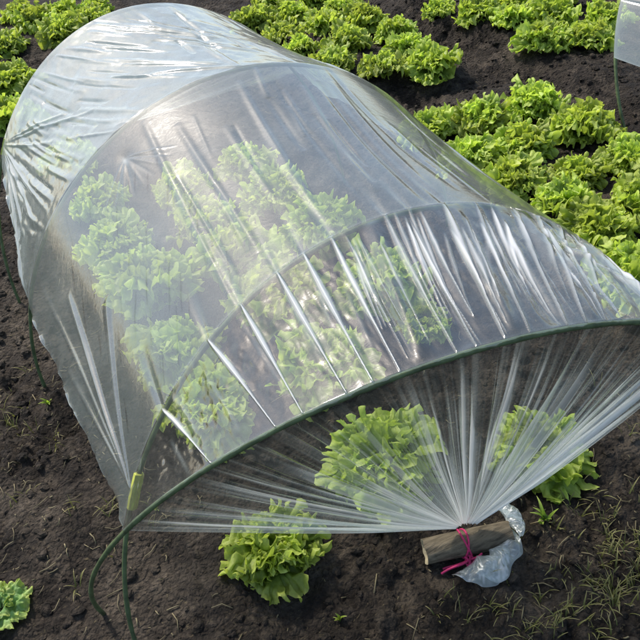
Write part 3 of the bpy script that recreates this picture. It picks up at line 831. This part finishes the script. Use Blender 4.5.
# ------------------------------------------------------------------ weeds, straw
def blades(n, px, py, hmin, hmax, wid, seed, flat=.5):
    rng = np.random.default_rng(seed); VV, FF, RR, LV = [], [], [], []; o = 0; m = 6
    for i in range(n):
        x, y = px[i], py[i]; a = rng.uniform(0, 6.28); h = rng.uniform(hmin, hmax); w = wid * rng.uniform(.5, 1.2)
        lean = rng.uniform(.3, 1.35) * flat * 2; d = np.array([math.cos(a), math.sin(a)]); sd = np.array([-d[1], d[0]])
        t = np.linspace(0, 1, m); ang = lean * t * 1.1 + .15
        dx = np.cumsum(np.r_[0, np.sin(ang[1:])]) * h / m; dz = np.cumsum(np.r_[0, np.cos(ang[1:])]) * h / m
        ww = w * (1 - t ** 1.8) + .0002
        c = np.stack([x + d[0] * dx, y + d[1] * dx, np.maximum(dz, .001)], -1)
        l = c.copy(); l[:, :2] += sd * ww[:, None]; r_ = c.copy(); r_[:, :2] -= sd * ww[:, None]; r_[:, 2] += ww * .5; l[:, 2] += ww * .5
        VV += [l, c, r_]; F = []
        for k in range(m - 1):
            F += [(o + k, o + k + 1, o + m + k + 1, o + m + k), (o + m + k, o + m + k + 1, o + 2 * m + k + 1, o + 2 * m + k)]
        FF += F; o += 3 * m; RR += [t, t, t]; LV.append(np.full(3 * m, rng.random()))
    V = np.concatenate(VV); V[:, 2] += np.repeat(ground_h(px[:n], py[:n]), 3 * m)
    return V, np.array(FF), np.concatenate(RR), np.concatenate(LV)
def scatter_g(n, c, s, rng): return c[0] + rng.standard_normal(n) * s[0], c[1] + rng.standard_normal(n) * s[1]
rg = np.random.default_rng(77)
# grass is clumpy: clump centres first
cx, cy = [], []
for (c, s, ncl, per) in [((.17, -.27), (.10, .045), 46, 14), ((.27, -.19), (.09, .05), 26, 9), ((.02, -.22), (.09, .05), 14, 8), ((-.58, .66), (.10, .16), 16, 7), ((-.50, .34), (.05, .08), 7, 6), ((.45, -.05), (.07, .1), 10, 5)]:
    X0, Y0 = scatter_g(ncl, c, s, rg)
    for x, y in zip(X0, Y0):
        k = rg.integers(2, per); cx += list(x + rg.standard_normal(k) * .009); cy += list(y + rg.standard_normal(k) * .009)
cx = np.array(cx); cy = np.array(cy)
V, F, R_, LV = blades(len(cx), cx, cy, .018, .052, .0012, 3, .62)
tag(obj('grass', mesh_np('grass', V, F, M_GRASS, True, {'rim': R_, 'leafvar': LV, 'vein': 0 * R_})), 'sparse thin grass and weeds on the soil beside the tied roll', 'grass', kind='stuff')
# straw
n = 1100
sx = rg.uniform(-1.0, 1.6, n); sy = rg.uniform(-.5, 2.4, n)
nn = 500; sx[:nn] = np.r_[rg.normal(.15, .2, nn // 2), rg.normal(-.55, .14, nn // 2)]; sy[:nn] = np.r_[rg.normal(-.2, .12, nn // 2), rg.normal(.5, .28, nn // 2)]
pt = []
for i in range(n):
    a = rg.uniform(0, 6.28); l = .005 + .032 * rg.random() ** 3; b = a + rg.uniform(-.6, .6)
    p = [np.array([sx[i], sy[i]])]; p.append(p[0] + l * .5 * np.array([math.cos(a), math.sin(a)])); p.append(p[1] + l * .5 * np.array([math.cos(b), math.sin(b)]))
    q = np.array([(*v, ground_z(*v) + .0022 + .003 * rg.random()) for v in p]); pt.append(tube(q, .0007 + .0006 * rg.random(), 4))
V, F = merge(pt)
tag(obj('dry_straw', mesh_np('dry_straw', V, F, M_STRAW)), 'thin dry stalks and straw bits strewn over the soil', 'straw', kind='stuff')

# single weeds
def weed(x, y, n, size, seed, label, fat=.0042):
    rng = np.random.default_rng(seed); px = np.full(n, 0.0) + rng.normal(0, size * .06, n); py = rng.normal(0, size * .06, n)
    V, F, R_, LV = blades(n, px + x, py + y, size * .6, size, fat, seed, .5)
    me = mesh_np('weed', V - np.array([x, y, 0]), F, M_LEAF, True, {'rim': R_, 'leafvar': LV, 'vein': 0 * R_})
    tag(obj('weed', me, None, (x, y, 0)), label, 'weed', 'small weeds on the bare soil')
weed(-.548, .705, 8, .034, 1, 'small bright weed seedling on the soil beside the middle hoop leg')
weed(.175, -.105, 8, .06, 2, 'spreading narrow-leaved weed on soil between the roll\'s tail and the dry grass patch')
weed(.225, -.085, 5, .03, 3, 'tiny weed sprout just beyond the spreading narrow-leaved weed')
weed(-.235, -.07, 7, .022, 4, 'tiny pale weed sprout on dark soil near the bottom border below the lettuce', .0025)
weed(-.43, .30, 6, .026, 6, 'tiny weed sprig in the soil just above the hoop leg that bends into the ground', .002)

# ------------------------------------------------------------------ camera
cd = bpy.data.cameras.new('camera'); cam = bpy.data.objects.new('camera', cd); COL.objects.link(cam)
yaw, pitch, roll_ = .4334, .6934, -.1042
fw = Vector((math.sin(yaw) * math.cos(pitch), math.cos(yaw) * math.cos(pitch), -math.sin(pitch)))
rt = Vector((math.cos(yaw), -math.sin(yaw), 0)); up = rt.cross(fw)
rt2 = rt * math.cos(roll_) + up * math.sin(roll_); up2 = -rt * math.sin(roll_) + up * math.cos(roll_)
Mx = Matrix((rt2, up2, -fw)).transposed().to_4x4(); Mx.translation = Vector((-.4882, -.6624, 1.1756))
cam.matrix_world = Mx
cd.sensor_width = 36; cd.sensor_fit = 'HORIZONTAL'; cd.lens = 36 * 746.4554 / 640; cd.clip_start = .02; cd.clip_end = 500
scene.camera = cam

# ------------------------------------------------------------------ light
SUN_EL, SUN_HEAD = math.radians(50), math.radians(-14)      # heading clockwise from +Y
w = bpy.data.worlds.new('World'); scene.world = w; w.use_nodes = True
nt = w.node_tree; nt.nodes.clear()
wo = nt.nodes.new('ShaderNodeOutputWorld'); bg = nt.nodes.new('ShaderNodeBackground')
sk = nt.nodes.new('ShaderNodeTexSky'); sk.sky_type = 'NISHITA'; sk.sun_disc = False
sk.sun_elevation = SUN_EL; sk.sun_rotation = SUN_HEAD; sk.air_density = 1.0; sk.dust_density = 2.2; sk.ozone_density = 1.0
nt.links.new(sk.outputs[0], bg.inputs['Color']); bg.inputs['Strength'].default_value = .15
nt.links.new(bg.outputs[0], wo.inputs['Surface'])
sl = bpy.data.lights.new('sun', 'SUN'); sl.energy = 2.5; sl.angle = math.radians(5); sl.color = (1, .955, .88)
so = bpy.data.objects.new('sun', sl); COL.objects.link(so)
sd = Vector((math.sin(SUN_HEAD) * math.cos(SUN_EL), math.cos(SUN_HEAD) * math.cos(SUN_EL), math.sin(SUN_EL)))
so.rotation_euler = sd.to_track_quat('Z', 'Y').to_euler(); so.location = sd * 6

# ------------------------------------------------------------------ render settings
scene.view_settings.view_transform = 'Standard'
try: scene.view_settings.look = 'None'
except Exception: pass
scene.view_settings.exposure = .58; scene.view_settings.gamma = 1; scene.view_settings.use_curve_mapping = False
scene.render.engine = 'CYCLES'
c = scene.cycles
c.max_bounces = 10; c.transparent_max_bounces = 40; c.diffuse_bounces = 3; c.glossy_bounces = 3; c.transmission_bounces = 4
c.use_denoising = True; c.caustics_reflective = False; c.caustics_refractive = False
